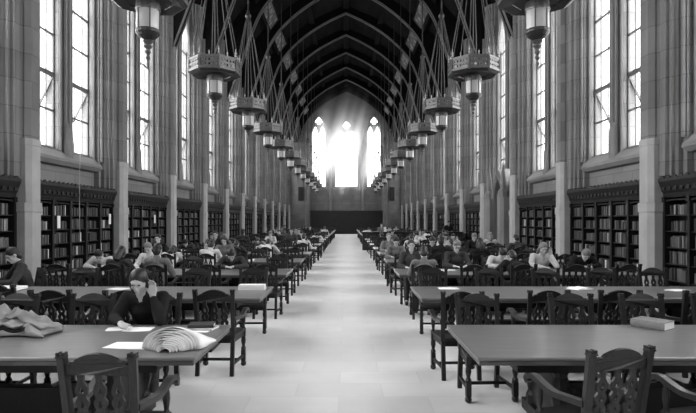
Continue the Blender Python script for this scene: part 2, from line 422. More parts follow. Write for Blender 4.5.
Z_SILL, Z_SPR, Z_TIP, Z_TOP = 3.72, 10.1, 11.5, 12.6
HW = 0.60; DC = 0.95                 # half width and centre offset of each lancet
def lancet(c, hw, z0, zs, zt, n=8):
    pts = [(c-hw, z0), (c+hw, z0), (c+hw, zs)]
    h = zt-zs; r = (h*h+hw*hw)/(2*hw)
    for i in range(1, n):
        a = math.asin(min(1, h/r))*i/n
        pts.append((c+hw-r+r*math.cos(a), zs+r*math.sin(a)))
    pts.append((c, zt))
    for i in range(n-1, 0, -1):
        a = math.asin(min(1, h/r))*i/n
        pts.append((c-hw+r-r*math.cos(a), zs+r*math.sin(a)))
    pts.append((c-hw, zs))
    return pts
for side, nm in ((-1, 'left'), (1, 'right')):
    wall = MB(); mould = MB()
    for bi in BAYS:
        y0, y1 = pier_y(bi), pier_y(bi+1); ym = (y0+y1)/2
        holes = [lancet(ym+s*DC, HW, Z_SILL, Z_SPR, Z_TIP) for s in (-1, 1)]
        wall.plate([(y0, 0), (y1, 0), (y1, Z_TOP), (y0, Z_TOP)], holes, .34, lambda u, v, w: (side*(XW+.17+w), u, v))
        # sloping sill under the pair of lights, string course, jamb shafts and mullion shafts
        mould.plate([(7.80, Z_SILL+.02), (7.52, 3.46), (7.50, 3.38), (7.60, 3.28), (7.80, 3.26)], [], y1-y0-1.5,
                    lambda u, v, w: (side*u, ym+w, v))
        for s in (-1, 1):
            for (dy, r, x) in ((DC+HW+.05, .045, 7.74), (DC-HW-.05, .045, 7.74), (.10, .06, 7.70)):
                mould.tube([(side*x, ym+s*dy, 3.5), (side*x, ym+s*dy, Z_SPR)], r, 8)
            mould.tube([(side*7.68, ym+s*.07, 3.42), (side*7.68, ym+s*.07, 3.75), (side*7.68, ym+s*.07, 4.35), (side*7.68, ym+s*.07, 4.5)], [.12, .12, .10, .05], 8)
            arc = lancet(ym+s*DC, HW+.07, Z_SPR-.1, Z_SPR, Z_TIP+.1)[2:]
            mould.tube([(side*7.73, u, v) for u, v in arc], .05, 6)
    wall.box(*sorted((side*XW, side*(XW+.34))), pier_y(11), Y_END+.3, 0, Z_TOP)
    w_obj = struct(wall.build('wall_'+nm, 'stone_side'), 'grey ashlar side wall with tall lancet windows')
    m_obj = struct(mould.build('trim_1' if side < 0 else 'trim_2', 'stone_smooth', None, 0, False), 'stone sills and window shafts')
    # clustered piers
    pm = MB(); pl = MB()
    for n in range(-4, 12):
        y = pier_y(n)
        hp = [(7.80, .80), (7.60, .80), (7.60, .66), (7.50, .66), (7.46, .60), (7.38, .60), (7.38, .52), (7.30, .50), (7.30, .30), (7.26, .26)]
        prof = [(a, -c) for a, c in hp] + [(a, c) for a, c in reversed(hp)]
        pm.plate(prof, [], Z_TOP-2.78, lambda u, v, w: (side*u, y+v, (Z_TOP+2.78)/2+w))
        pm.plate([(7.5, -.26), (7.22, -.26), (7.12, -.16), (7.12, .16), (7.22, .26), (7.5, .26)], [], 7.4, lambda u, v, w: (side*u, y+v, 7.3+w))
        pm.plate([(7.5, -.20), (7.34, -.20), (7.26, -.12), (7.26, .12), (7.34, .20), (7.5, .20)], [], 1.6, lambda u, v, w: (side*u, y+v, 11.8+w))
        for s in (-1, 1): pm.tube([(side*7.56, y+s*.73, 3.6), (side*7.56, y+s*.73, 11.5)], .05, 8)
        octo = lambda w, d: [(7.80, -w), (7.1+d, -w), (7.1, -w+d*1.2), (7.1, w-d*1.2), (7.1+d, w), (7.80, w)]
        def ring(w, d, x, z0, z1, wtop=None):
            pl.plate([(u if u > 7.7 else u+x, v) for u, v in octo(w, d)], [], z1-z0, lambda u, v, q: (side*u, y+v, (z0+z1)/2+q))
        ring(.34, .12, -.03, 0, .5); ring(.29, .10, -.01, .5, 1.98); ring(.32, .11, -.03, 1.98, 2.2); ring(.275, .09, .0, 2.2, 3.5)
        ring(.295, .10, -.015, 3.5, 3.66)
    o1 = struct(pm.build('trim_3' if side < 0 else 'trim_4', 'stone_side'), 'clustered stone piers running up between the windows')
    o2 = struct(pl.build('trim_5' if side < 0 else 'trim_6', 'stone_lit', None, .012), 'eight-sided stone pier bases, coloured as if lit, between the bookcases')
    if side > 0:
        for o in (w_obj, m_obj, o1, o2): o.location.x = -RS
# windows: panes with glazing bars and hinged casements
wn = 0
def window(side, bi):
    global wn; wn += 1
    ym = pier_y(bi)+BAY/2; x = side*(XW+.13)-(RS if side > 0 else 0)
    p = MB()
    for s in (-1, 1): p.plate(lancet(ym+s*DC, HW+.01, Z_SILL-.01, Z_SPR, Z_TIP), [], .008, lambda u, v, w: (x+w, u, v))
    o = p.build('window_%d' % wn, 'leaded_glass'); struct(o, 'tall pair of leaded glass lights')
    bars = MB()
    for s in (-1, 1):
        c = ym+s*DC
        for i, z in enumerate([3.74, 4.75, 5.75, 6.8, 7.85, 8.9, 9.95]):
            w = .035 if i % 2 == 0 else .028
            bars.box(x-.02, x+.02, c-HW, c+HW, z-w, z+w)
        for d in (-.22, .22): bars.box(x-.012, x+.012, c+d-.011, c+d+.011, Z_SILL, 10.6)
        bars.box(x-.02, x+.02, c-HW, c-HW+.05, Z_SILL, Z_SPR); bars.box(x-.02, x+.02, c+HW-.05, c+HW, Z_SILL, Z_SPR)
    bars.build('glazing_bar', 'lead_bar', o)
    for s in (-1, 1):                 # casement: hinged along its head, its foot pushed outwards
        c = ym+s*DC; cs = MB()
        z0, z1 = 4.80, 5.68; lean = .42; xo = x+side*lean
        A, B_ = (x, c-HW+.05, z1), (x, c+HW-.05, z1); C_, D_ = (xo, c+HW-.05, z0), (xo, c-HW+.05, z0)
        for a, q in ((A, B_), (B_, C_), (C_, D_), (D_, A)): cs.bar(a, q, .05)
        f = cs.build('casement', 'lead_bar', o)
        gm = MB(); gm.add([A, B_, C_, D_], [(0, 1, 2, 3)]); gm.build('casement_pane', 'leaded_glass', f)
for side in (-1, 1):
    for bi in BAYS: window(side, bi)

# end wall with three traceried windows
def quat(c, z, r, n=24):
    return [(c+r*(.72+.28*abs(math.cos(2*a)))*math.cos(a), z+r*(.72+.28*abs(math.cos(2*a)))*math.sin(a)) for a in [2*PI*i/n for i in range(n)]]
EH = []
for c, hw, zs, zt, zq in ((-3.55, .40, 12.6, 13.9, 14.55), (3.55, .40, 12.6, 13.9, 14.55), (0, .66, 12.1, 13.3, 14.0)):
    EH += [lancet(c-hw-.06, hw, 6.1, zs, zt), lancet(c+hw+.06, hw, 6.1, zs, zt), quat(c, zq, .50)]
e = MB(); e.plate([(-8.1, 0), (8.1, 0), (8.1, 12.4), (4.8, 16.1), (0, 18.9), (-4.8, 16.1), (-8.1, 12.4)], EH, .5, lambda u, v, w: (u, Y_END+.25+w, v))
for s in (-1, 1):
    e.box(*sorted((s*4.75, s*8.0)), Y_END-1.2, Y_END+.1, 0, 11.6)
struct(e.build('wall_end', 'stone_end'), 'far stone wall with three tall windows')
t = MB()
for x, r in ((-4.72, .14), (4.72, .14), (-5.15, .09), (5.15, .09)):
    t.tube([(x, Y_END-(.1 if abs(x) < 5 else 1.22), 0), (x, Y_END-(.1 if abs(x) < 5 else 1.22), 13)], r, 8)
for x in (-2.05, 2.05): t.tube([(x, Y_END-.05, 2.9), (x, Y_END-.05, 13.5)], .2, 8)
t.box(-4.7, 4.7, Y_END-.12, Y_END, 5.75, 5.95); t.box(-4.7, 4.7, Y_END-.08, Y_END, 3.9, 4.0)
for c, hw, zt in ((-3.55, .92, 15.2), (3.55, .92, 15.2), (0, 1.5, 14.8)):
    arc = lancet(c, hw, 6.1, zt-2.2, zt)
    t.tube([(u, Y_END-.02, v) for u, v in arc[1:]+arc[:1]], .09, 6)
struct(t.build('trim_7', 'stone_smooth'), 'stone shafts and mouldings of the far wall')
gp = MB()
for i in range(len(EH)): gp.plate(EH[i], [], .01, lambda u, v, w: (u, Y_END+.3+w, v))
o = gp.build('window_31', 'leaded_glass'); struct(o, 'three tall glowing windows in the far wall')
gb = MB()
for c, hw in ((-3.55, .40), (3.55, .40), (0, .66)):
    for s in (-1, 1):
        for z in (7.4, 8.7, 10, 11.3): gb.box(c+s*(hw+.06)-hw, c+s*(hw+.06)+hw, Y_END+.27, Y_END+.31, z-.03, z+.03)
gb.build('glazing_bar', 'lead_bar', o)
pw = MB(); pw.box(-4.65, 4.65, Y_END-.18, Y_END-.02, 0, 2.85); pw.box(-4.7, 4.7, Y_END-.26, Y_END-.02, 2.85, 3.0)
for i in range(15): pw.box(-4.6+i*.66-.03, -4.6+i*.66+.03, Y_END-.22, Y_END-.17, .2, 2.8)
for z in (.2, 1.1, 2.0, 2.75): pw.box(-4.65, 4.65, Y_END-.22, Y_END-.17, z-.05, z+.05)
struct(pw.build('trim_8', 'panel_wood'), 'dark wooden panelling under the far windows')
for s, nm in ((-1, 'left'), (1, 'right')):
    gr = empty('loudspeaker', (s*5.75, Y_END-1.36, 4.2)); tag(gr, 'tall black loudspeaker on the stone wall, %s of the far windows' % nm, 'loudspeaker')
    q = MB(); q.box(-.32, .32, -.12, .12, 0, 1.75); q.build('body', 'iron', gr, .02)
    q = MB(); q.box(-.28, .28, -.14, -.12, .05, 1.7); q.build('grille', 'black_grille', gr)
# wall behind the camera
q = MB(); q.box(-8.1, 8.1, Y_BACK-.5, Y_BACK, 0, 18.9); struct(q.build('wall_back', 'stone_end'))

# vault, ribs, painted purlins
INT = spline([(0, 18.2), (1.25, 17.62), (2.5, 16.9), (3.6, 16.08), (4.6, 15.1), (5.25, 14.15), (5.75, 12.95), (6.2, 11.6), (6.65, 10.3), (7.15, 9.0)], 4)
EXT = spline([(0, 18.75), (2.7, 17.5), (5.0, 15.75), (6.5, 14.1), (7.80, 12.3)], 6)
prof = [(-x, z) for x, z in reversed(EXT[1:])] + EXT
v = MB(); n_ = len(prof)
vs = [(x, y, z) for y in (Y_BACK-.5, Y_END+.4) for x, z in prof]
v.add(vs, [(i, i+1, i+1+n_, i+n_) for i in range(n_-1)])
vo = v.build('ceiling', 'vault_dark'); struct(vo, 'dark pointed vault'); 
vo.data.polygons.foreach_set('use_smooth', [True]*len(vo.data.polygons))
sm = vo.modifiers.new('thickness', 'SOLIDIFY'); sm.thickness = .3; sm.offset = 1
for pn in vo.data.polygons: pass
rb = MB(); re = MB()
for n in range(-3, 12):
    y = pier_y(n) if n < 11 else Y_END-.3
    full_i = [(-x, z) for x, z in reversed(INT[1:])] + INT
    outer = full_i + [(x, z+.1) for x, z in reversed(EXT)] + [(-x, z+.1) for x, z in EXT[1:]]
    rb.plate(outer, [], .34, lambda u, v_, w: (u, y+w, v_))
    for d in (-.15, .15): re.tube([(x, y+d, z-.02) for x, z in full_i], .05, 6)
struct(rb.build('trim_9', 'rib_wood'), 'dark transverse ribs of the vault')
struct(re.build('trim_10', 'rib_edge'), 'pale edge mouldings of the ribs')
pu = MB(); st = MB()
for n in range(-4, 11):
    y0, y1 = pier_y(n)+.2, pier_y(n+1)-.2
    for x, z, w in ((0, 18.6, .25), (2.7, 17.36, .2), (-2.7, 17.36, .2)): pu.box(x-w, x+w, y0, y1, z-.12, z+.12)
    for s in (-1, 1):
        a = math.atan2(1.75, 2.0)
        M = Matrix.Translation((s*5.0, 0, 15.35)) @ Matrix.Rotation(-s*(PI/2-a)*-1, 4, 'Y')
        M = Matrix.Translation((s*4.98, 0, 15.28)) @ Matrix.Rotation(s*.9, 4, 'Y')
        pu.box(-.62, .62, y0, y1, -.02, .35, M)
        st.box(-.40, .40, y0+.45, y1-.45, -.08, .0, M)
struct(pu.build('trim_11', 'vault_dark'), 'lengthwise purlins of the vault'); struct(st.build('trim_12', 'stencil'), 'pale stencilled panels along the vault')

# haze added for far windows' glare, thinning outwards, light streaks shaped into its density
m = bpy.data.materials.new('glare_haze'); m.use_nodes = True; nt = m.node_tree; nt.nodes.clear(); MATS['glare_haze'] = m
vo_ = nt.nodes.new('ShaderNodeOutputMaterial'); vs_ = nt.nodes.new('ShaderNodeVolumeScatter')
vs_.inputs['Anisotropy'].default_value = 0.75
ge = nt.nodes.new('ShaderNodeNewGeometry'); mp = nt.nodes.new('ShaderNodeMapping'); mp.vector_type = 'POINT'
HZC, HZR = (0, 68.0, 11.2), (6.4, 14.0, 8.4)
mp.inputs['Location'].default_value = tuple(-c_/r_ for c_, r_ in zip(HZC, HZR)); mp.inputs['Scale'].default_value = tuple(1/r_ for r_ in HZR)
gr_ = nt.nodes.new('ShaderNodeTexGradient'); gr_.gradient_type = 'QUADRATIC_SPHERE'
nt.links.new(ge.outputs['Position'], mp.inputs[0]); nt.links.new(mp.outputs[0], gr_.inputs[0])
m2 = nt.nodes.new('ShaderNodeMapping'); m2.vector_type = 'TEXTURE'; m2.inputs['Rotation'].default_value = (0, .26, 0); m2.inputs['Scale'].default_value = (1, 6, 30)
nz = nt.nodes.new('ShaderNodeTexNoise'); nz.inputs['Scale'].default_value = .75; nz.inputs['Detail'].default_value = 1
nt.links.new(ge.outputs['Position'], m2.inputs[0]); nt.links.new(m2.outputs[0], nz.inputs['Vector'])
rg = nt.nodes.new('ShaderNodeMapRange'); rg.inputs['From Min'].default_value = .38; rg.inputs['From Max'].default_value = .62
rg.inputs['To Min'].default_value = .25; rg.inputs['To Max'].default_value = 1.6
nt.links.new(nz.outputs['Fac'], rg.inputs['Value'])
mu = nt.nodes.new('ShaderNodeMath'); mu.operation = 'MULTIPLY'; nt.links.new(gr_.outputs['Fac'], mu.inputs[0]); nt.links.new(rg.outputs[0], mu.inputs[1])
mu2 = nt.nodes.new('ShaderNodeMath'); mu2.operation = 'MULTIPLY'; mu2.inputs[1].default_value = HAZE; nt.links.new(mu.outputs[0], mu2.inputs[0])
nt.links.new(mu2.outputs[0], vs_.inputs['Density']); nt.links.new(vs_.outputs[0], vo_.inputs['Volume'])
q = MB(); q.ball((0, Y_END-7.0, 10.6), (5.0, 6.8, 7.2), 24, 14); o = q.build('glare_haze', 'glare_haze'); tag(o, 'thin streaky haze added for the glare of the far windows', 'haze', None, 'stuff')

# stone portal in the right wall
pt = MB(); yc = 24.3
arch = lancet(yc, .72, .02, 2.5, 3.7)
hood = lancet(yc, .98, 0, 2.6, 4.15)
pt.plate(hood, [arch], .8, lambda u, v_, w: (7.46+w*.75, u, v_))
for k, r_ in ((.10, .06), (.22, .05)):
    a2 = lancet(yc, .72+k, 0, 2.5, 3.7+k*1.3)
    pt.tube([(7.15, u, v_) for u, v_ in a2[1:]+a2[:1]], r_, 6)
for s in (-1, 1):
    pt.plate([(7.0, -.36), (6.88, -.22), (6.88, .22), (7.0, .36), (7.7, .36), (7.7, -.36)], [], 2.8, lambda u, v_, w: (u, yc+s*1.12+v_, 1.4+w))
    pt.lathe([(.26, 0), (.22, .25), (.12, .4), (.10, .9), (.02, 1.5)], (7.08, yc+s*1.12, 2.8), 8)
pt_o = pt.build('trim_13', 'stone_smooth'); pt_o.location.x = -RS; struct(pt_o, 'carved pointed stone portal in the right wall')
dd = MB(); dd.plate(lancet(yc, .74, 0, 2.5, 3.7), [], .1, lambda u, v_, w: (7.62+w, u, v_))
for k in (-.5, 0, .5): dd.box(7.53, 7.58, yc+k-.03, yc+k+.03, 0, 3.4)
d1 = dd.build('door_1', 'panel_wood'); d1.location.x = -RS; struct(d1, 'dark wooden door inside the stone portal')

# ------------------------------------------------------------------ bookcases and books
CL = BAY-.68; NC = 5; CW = CL/NC; SHZ = [.10, .47, .84, 1.20, 1.56, 1.92]
def bookcase_proto():
    r = empty('bookcase')
    q = MB(); q.box(-.33, -.30, -CL/2, CL/2, 0, 2.35); q.build('back_panel', 'case_wood', r)
    q = MB(); q.box(-.30, .02, -CL/2, CL/2, 0, .10); q.build('plinth', 'case_wood', r, .008)
    for i in range(NC+1):
        q = MB(); y = -CL/2+i*CW
        q.box(-.30, .01, y-.025, y+.025, .10, 2.32); q.box(.01, .035, y-.04, y+.04, .1, 2.32); q.box(.01, .05, y-.05, y+.05, 2.2, 2.32); q.build('upright', 'case_wood', r)
    for z in SHZ[1:]+[2.26]:
        q = MB(); q.box(-.30, -.005, -CL/2, CL/2, z-.025, z); q.build('shelf', 'case_wood', r)
    q = MB()
    q.plate([(-.33, 2.30), (.03, 2.30), (.05, 2.40), (.08, 2.44), (.09, 2.50), (.14, 2.62), (.155, 2.66), (.155, 2.72), (-.33, 2.72)], [], CL+.02, lambda u, v_, w: (u, w, v_))
    for i in range(20):
        y = -CL/2+(i+.5)*CL/20
        q.plate([(y-.10, 2.72), (y+.10, 2.72), (y+.06, 2.75), (y+.035, 2.765), (y, 2.785), (y-.035, 2.765), (y-.06, 2.75)], [], .05, lambda u, v_, w: (.12+w, u, v_))
        q.box(.07, .115, y-.05, y+.05, 2.46, 2.54)
    q.build('cornice', 'case_wood', r)
    for i in range(NC):
        y = -CL/2+(i+.5)*CW
        q = MB(); q.plate([(y-CW/2+.03, 2.20), (y-CW/2+.03, 2.26), (y+CW/2-.03, 2.26), (y+CW/2-.03, 2.20), (y+.2, 2.235), (y-.2, 2.235)], [], .03, lambda u, v_, w: (-.01+w, u, v_)); q.build('valance', 'case_wood', r)
    return r
XBS = {-1: 7.40, 1: 7.40-RS}
proto = bookcase_proto(); first = True
stuff = MB(); BOOKMESH = {}
SHELFN = {5: 'top', 4: 'second', 3: 'third', 2: 'fourth', 1: 'fifth', 0: 'bottom'}
TONE = {'cover_dark': 'dark', 'cover_mid': 'charcoal', 'cover_grey': 'mid grey', 'cover_pale': 'pale'}
book_jobs = []
def place_name(bi):
    return 'nearest' if bi == -1 else ORD[bi+2]
for side, nm in ((-1, 'left'), (1, 'right')):
    for bi in range(-2, 11):
        if side == 1 and bi == 2:
            pass
        ym = pier_y(bi)+BAY/2
        rz = 0 if side < 0 else PI
        if side == 1 and bi == 2: continue
        if first: o = proto; first = False
        else: o = dup(proto, (0, 0, 0))
        o.location = (side*XBS[side], ym, 0); o.rotation_euler = (0, 0, rz)
        if bi == -2: lab = 'dark wooden bookcase, %s wall, closest to the camera and mostly outside the frame' % nm
        else: lab = 'dark wooden bookcase full of books, %s of those in view along the %s wall' % (ORD[bi+2], nm)
        tag(o, lab, 'bookcase', 'bookcases along the walls')
        for ci in range(NC):
            for si in range(6):
                ya = ym-CL/2+ci*CW+.035; yb = ya+CW-.07
                near_col = (NC-1 if side < 0 else NC-1)
                single = (bi == -1 and ci == near_col and si >= 2) or (bi == 0 and ci == 0 and si >= 4)
                if bi == -1 and ci < NC-2: single = False
                y = ya + random.random()*.02; k = 0; white = random.random() < .12
                mode = random.random()
                row = []
                thick = random.choice((.032, .04, .048)); hbase = random.choice((.21, .235, .26))
                while y < yb-.05:
                    w = max(.022, random.gauss(thick, .008)); h = min(.315, hbase+random.uniform(-.02, .02)); d = random.uniform(.17, .23)
                    if random.random() < .02 and mode < .6: y += random.uniform(.06, .16)
                    if y+w > yb: break
                    row.append((y, w, h, d)); y += w+.0015
                if side > 0: row.reverse()     # left to right as seen from the aisle is nearer first on the left wall, farther first on the right
                for k, (y, w, h, d) in enumerate(row):
                    if single: book_jobs.append((side, nm, bi, ci, si, k+1 if side < 0 else k+1, y, w, h, d))
                    else:
                        x0 = side*(XBS[side]+.28)-0; xf = side*(XBS[side]+.28-d-.03)
                        stuff.box(min(x0, xf), max(x0, xf), y, y+w, SHZ[si], SHZ[si]+h)
so = stuff.build('shelved_books', 'book_spines'); tag(so, 'rows of shelved books filling the bookcases along both walls', 'books', None, 'stuff')
for (side, nm, bi, ci, si, k, y, w, h, d) in book_jobs:
    tone = random.choices(list(TONE), (4, 4, 3, 1.0))[0]
    q = MB(); q.box(-w/2, w/2, 0, d, 0, h)
    # rounded spine facing the room, raised bands
    q.plate([(-w/2, 0), (-w*.3, -.006), (0, -.008), (w*.3, -.006), (w/2, 0)], [], h, lambda u, v_, t: (u, v_, h/2+t))
    q.box(-w*.5, w*.5, -.010, 0, h*.74, h*.76); q.box(-w*.5, w*.5, -.010, 0, h*.2, h*.22)
    o = q.build('book', tone); o.rotation_euler = (0, 0, PI/2 if side < 0 else -PI/2)
    o.location = (side*(XBS[side]+.28-d), y+w/2, SHZ[si])
    col = {-1: 'nearest %s bookcase', 0: 'bookcase past nearest %s pier'}[bi] % nm
    tag(o, '%s book, %s from left, %s shelf, %s' % (TONE[tone], ORD[k], SHELFN[si], col), 'book', 'books on the nearest shelves')
# small pale sign cards on the bookcase uprights
for (px, py, X, what) in ((59, 222, -7.34, 'first left bookcase past the nearest pier'), (110, 219, -7.34, 'left bookcase just before the second pier'), (155, 219, -7.34, 'left bookcase between second and third piers')):
    Y = (X-CX)*FOC/(px-347); z = CH-(py-220)*Y/FOC
    c = MB(); c.box(-.012, 0, -.07, .07, -.16, .16); o = c.build('notice_card', 'card_white'); o.location = (X, Y, z)
    tag(o, 'small white card on the '+what, 'card')
    o.location.x = -7.36+.02
# thin cords hanging from the casements
for i, (a, b_, lab) in enumerate((((-7.30, 12.05, 6.6), (-7.16, 11.98, 2.0), 'thin pale window cord hanging beside the nearest pier on the left'),
                               ((-7.5, 16.55, 7.2), (-7.28, 16.75, 3.4), 'thin pale window cord slanting down beside the second pier on the left'),
                               ((-7.12, 14.3, 3.6), (-7.12, 14.3, 1.2), 'thin cord hanging straight down in front of the first full left bookcase'))):
    c = MB(); mid = ((a[0]+b_[0])/2-.02, (a[1]+b_[1])/2, (a[2]+b_[2])/2)
    c.tube(spline([a, mid, b_], 4), .009, 5); tag(c.build('window_cord', 'cord'), lab, 'cord')

# ------------------------------------------------------------------ chandeliers
def chandelier_proto():
    r = empty('chandelier')           # origin on the ring axis at the foot of the band
    R0 = .68
    pr = MB()
    for k in range(8):
        a0 = 2*PI*k/8+PI/8; a1 = a0+2*PI/8
        A = Vector((R0*math.cos(a0), R0*math.sin(a0), 0)); B_ = Vector((R0*math.cos(a1), R0*math.sin(a1), 0)); L = (B_-A).length; d = (B_-A)/L; nrm = Vector((d.y, -d.x, 0))
        holes = []
        for i in range(5):
            u = L*(i+.7)/5.4+.0; 
            for z in (.13, .25): holes.append([(u-.032, z), (u, z-.045), (u+.032, z), (u, z+.045)])
        pr.plate([(0, 0), (L, 0), (L, .36), (0, .36)], holes, .02, lambda u, v_, w: A+d*u+nrm*w+Vector((0, 0, v_)))
        pr.bar(A+Vector((0, 0, .35)), B_+Vector((0, 0, .35)), .05); pr.bar(A+Vector((0, 0, .04)), B_+Vector((0, 0, .04)), .06); pr.bar(A+Vector((0, 0, .19)), B_+Vector((0, 0, .19)), .03)
        pr.bar(A+Vector((0, 0, -.02)), A+Vector((0, 0, .40)), .05)
    pr.build('pierced_band', 'bronze', r)
    dish = MB(); dish.lathe([(.70, .02), (.62, -.02), (.45, .0), (.43, .05), (.30, .12), (.16, .02), (.16, .0), (.29, .09), (.42, .03), (.44, -.02), (.62, -.05), (.72, .0)], (0, 0, 0), 8)
    dish.build('dish', 'iron', r, 0)
    for k in range(8):
        a = 2*PI*k/8+PI/8; c = (R0*math.cos(a), R0*math.sin(a), .36)
        f = MB(); f.lathe([(.035, 0), (.02, .04), (.035, .07), (.012, .10), (.028, .15), (.01, .19), (.004, .26)], c, 6); f.build('finial', 'brass_light', r)
        if True:
            f = MB(); am = a+PI/8; f.lathe([(.02, 0), (.012, .05), (.022, .08), (.003, .14)], (R0*.93*math.cos(am), R0*.93*math.sin(am), .36), 6); f.build('finial', 'brass_light', r)
    for k in range(4):
        a = 2*PI*k/4+PI/8; c = MB()
        c.tube([(R0*.98*math.cos(a), R0*.98*math.sin(a), .36), (.06*math.cos(a), .06*math.sin(a), 3.55)], .009, 6)
        a = a+PI/4
        c.tube([(R0*.98*math.cos(a), R0*.98*math.sin(a), .36), (.06*math.cos(a), .06*math.sin(a), 3.55)], .013, 6)
        c.build('chain', 'iron', r)
    h = MB(); h.lathe([(.03, 3.40), (.10, 3.48), (.11, 3.56), (.06, 3.64), (.03, 3.75)], (0, 0, 0), 10); h.tube([(0, 0, 3.7), (0, 0, 11.02)], .025, 6); h.tube([(0, 0, 0), (0, 0, 3.5)], .012, 6)
    h.build('hanging_rod', 'iron', r)
    l = MB(); l.lathe([(.20, -.57), (.212, -.54), (.212, -.20), (.20, -.17)], (0, 0, 0), 16); lg = l.build('lantern_glass', 'lamp_glass', r, 0, True)
    l = MB(); l.lathe([(.03, .05), (.12, .02), (.20, -.03), (.215, -.06), (.22, -.10), (.225, -.17), (.22, -.20)], (0, 0, 0), 16)
    for k in range(6):
        a = 2*PI*k/6; l.bar((.21*math.cos(a), .21*math.sin(a), -.57), (.21*math.cos(a), .21*math.sin(a), -.18), .022)
    l.build('lantern_cap', 'bronze', r)
    l = MB(); l.lathe([(.215, -.54), (.225, -.56), (.215, -.60), (.17, -.66), (.11, -.70), (.07, -.72)], (0, 0, 0), 16); l.build('lantern_bowl', 'iron', r)
    l = MB(); l.lathe([(.07, -.72), (.10, -.75), (.05, -.80), (.08, -.84), (.04, -.89), (.055, -.95), (.025, -1.0), (.045, -1.05), (.018, -1.10), (.03, -1.16), (.004, -1.25)], (0, 0, 0), 10); l.build('drop_finial', 'bronze', r)
    return r
cp = None
for side, nm in ((-1, 'left'), (1, 'right')):
    for i in range(12):
        y = pier_y(i-1)+BAY/2; loc = (side*3.59, y, 5.84)
        if cp is None: cp = chandelier_proto(); o = cp; o.location = loc
        else: o = dup(cp, loc)
        lab = 'octagonal bronze chandelier, %s from the camera in the %s row' % (ORD[i+1] if i else 'nearest', nm)
        if i == 0: lab = 'octagonal bronze chandelier nearest the camera, its band cut by the top edge, %s row' % nm
        tag(o, lab, 'chandelier', 'chandeliers hanging in two rows')

# ------------------------------------------------------------------ tables
TX0, TX1, TD = 1.07, 5.70, 1.27
ROW0, ROWP = 4.00, 3.04
def row_y(i): return ROW0+ROWP*i          # near edge of the table
def table_proto():
    r = empty('reading_table')            # origin on the floor at the aisle end, near edge; runs along +X
    L = TX1-TX0
    q = MB(); q.box(0, L, 0, TD, .733, .760); q.build('tabletop', 'oak_top', r, .012)
    q = MB(); q.box(.012, L-.012, .012, TD-.012, .695, .733); q.build('edge_moulding', 'oak_edge', r, .008)
    q = MB(); q.box(.35, L-.35, .16, .20, .60, .69); q.box(.35, L-.35, TD-.20, TD-.16, .60, .69); q.box(.35, .39, .16, TD-.16, .60, .69); q.box(L-.39, L-.35, .16, TD-.16, .60, .69); q.build('apron', 'oak_dark', r)
    for x in (.75, L-.75):
        q = MB()
        for y in (.33, TD-.33): q.lathe([(.07, .1), (.07, .18), (.05, .22), (.08, .34), (.075, .42), (.05, .52), (.07, .56), (.07, .66)], (x, y, 0), 8)
        q.box(x-.06, x+.06, .16, TD-.16, 0, .10); q.box(x-.05, x+.05, .18, TD-.18, .62, .69); q.box(x-.03, x+.03, .30, TD-.30, .12, .62); q.build('trestle', 'oak_dark', r, .006)
    q = MB(); q.box(.75, L-.75, TD/2-.07, TD/2+.07, .05, .35); q.build('stretcher', 'oak_dark', r)
    return r
tp = None; LAST = 17; COUNTER = 9
for side, nm in ((-1, 'left'), (1, 'right')):
    for i in range(LAST+1):
        if side > 0 and i == COUNTER: continue
        x = TX0 if side > 0 else -TX1
        if tp is None: tp = table_proto(); o = tp; o.location = (x, row_y(i), 0)
        else: o = dup(tp, (x, row_y(i), 0))
        extra = {(-1, 0): ' with newspaper and coat', (1, 0): ' with one thick book'}.get((side, i), '')
        tag(o, '%s long oak reading table%s on the %s of the aisle' % ('nearest' if i == 0 else ORD[i+1], extra, nm), 'table', 'reading tables in two columns')

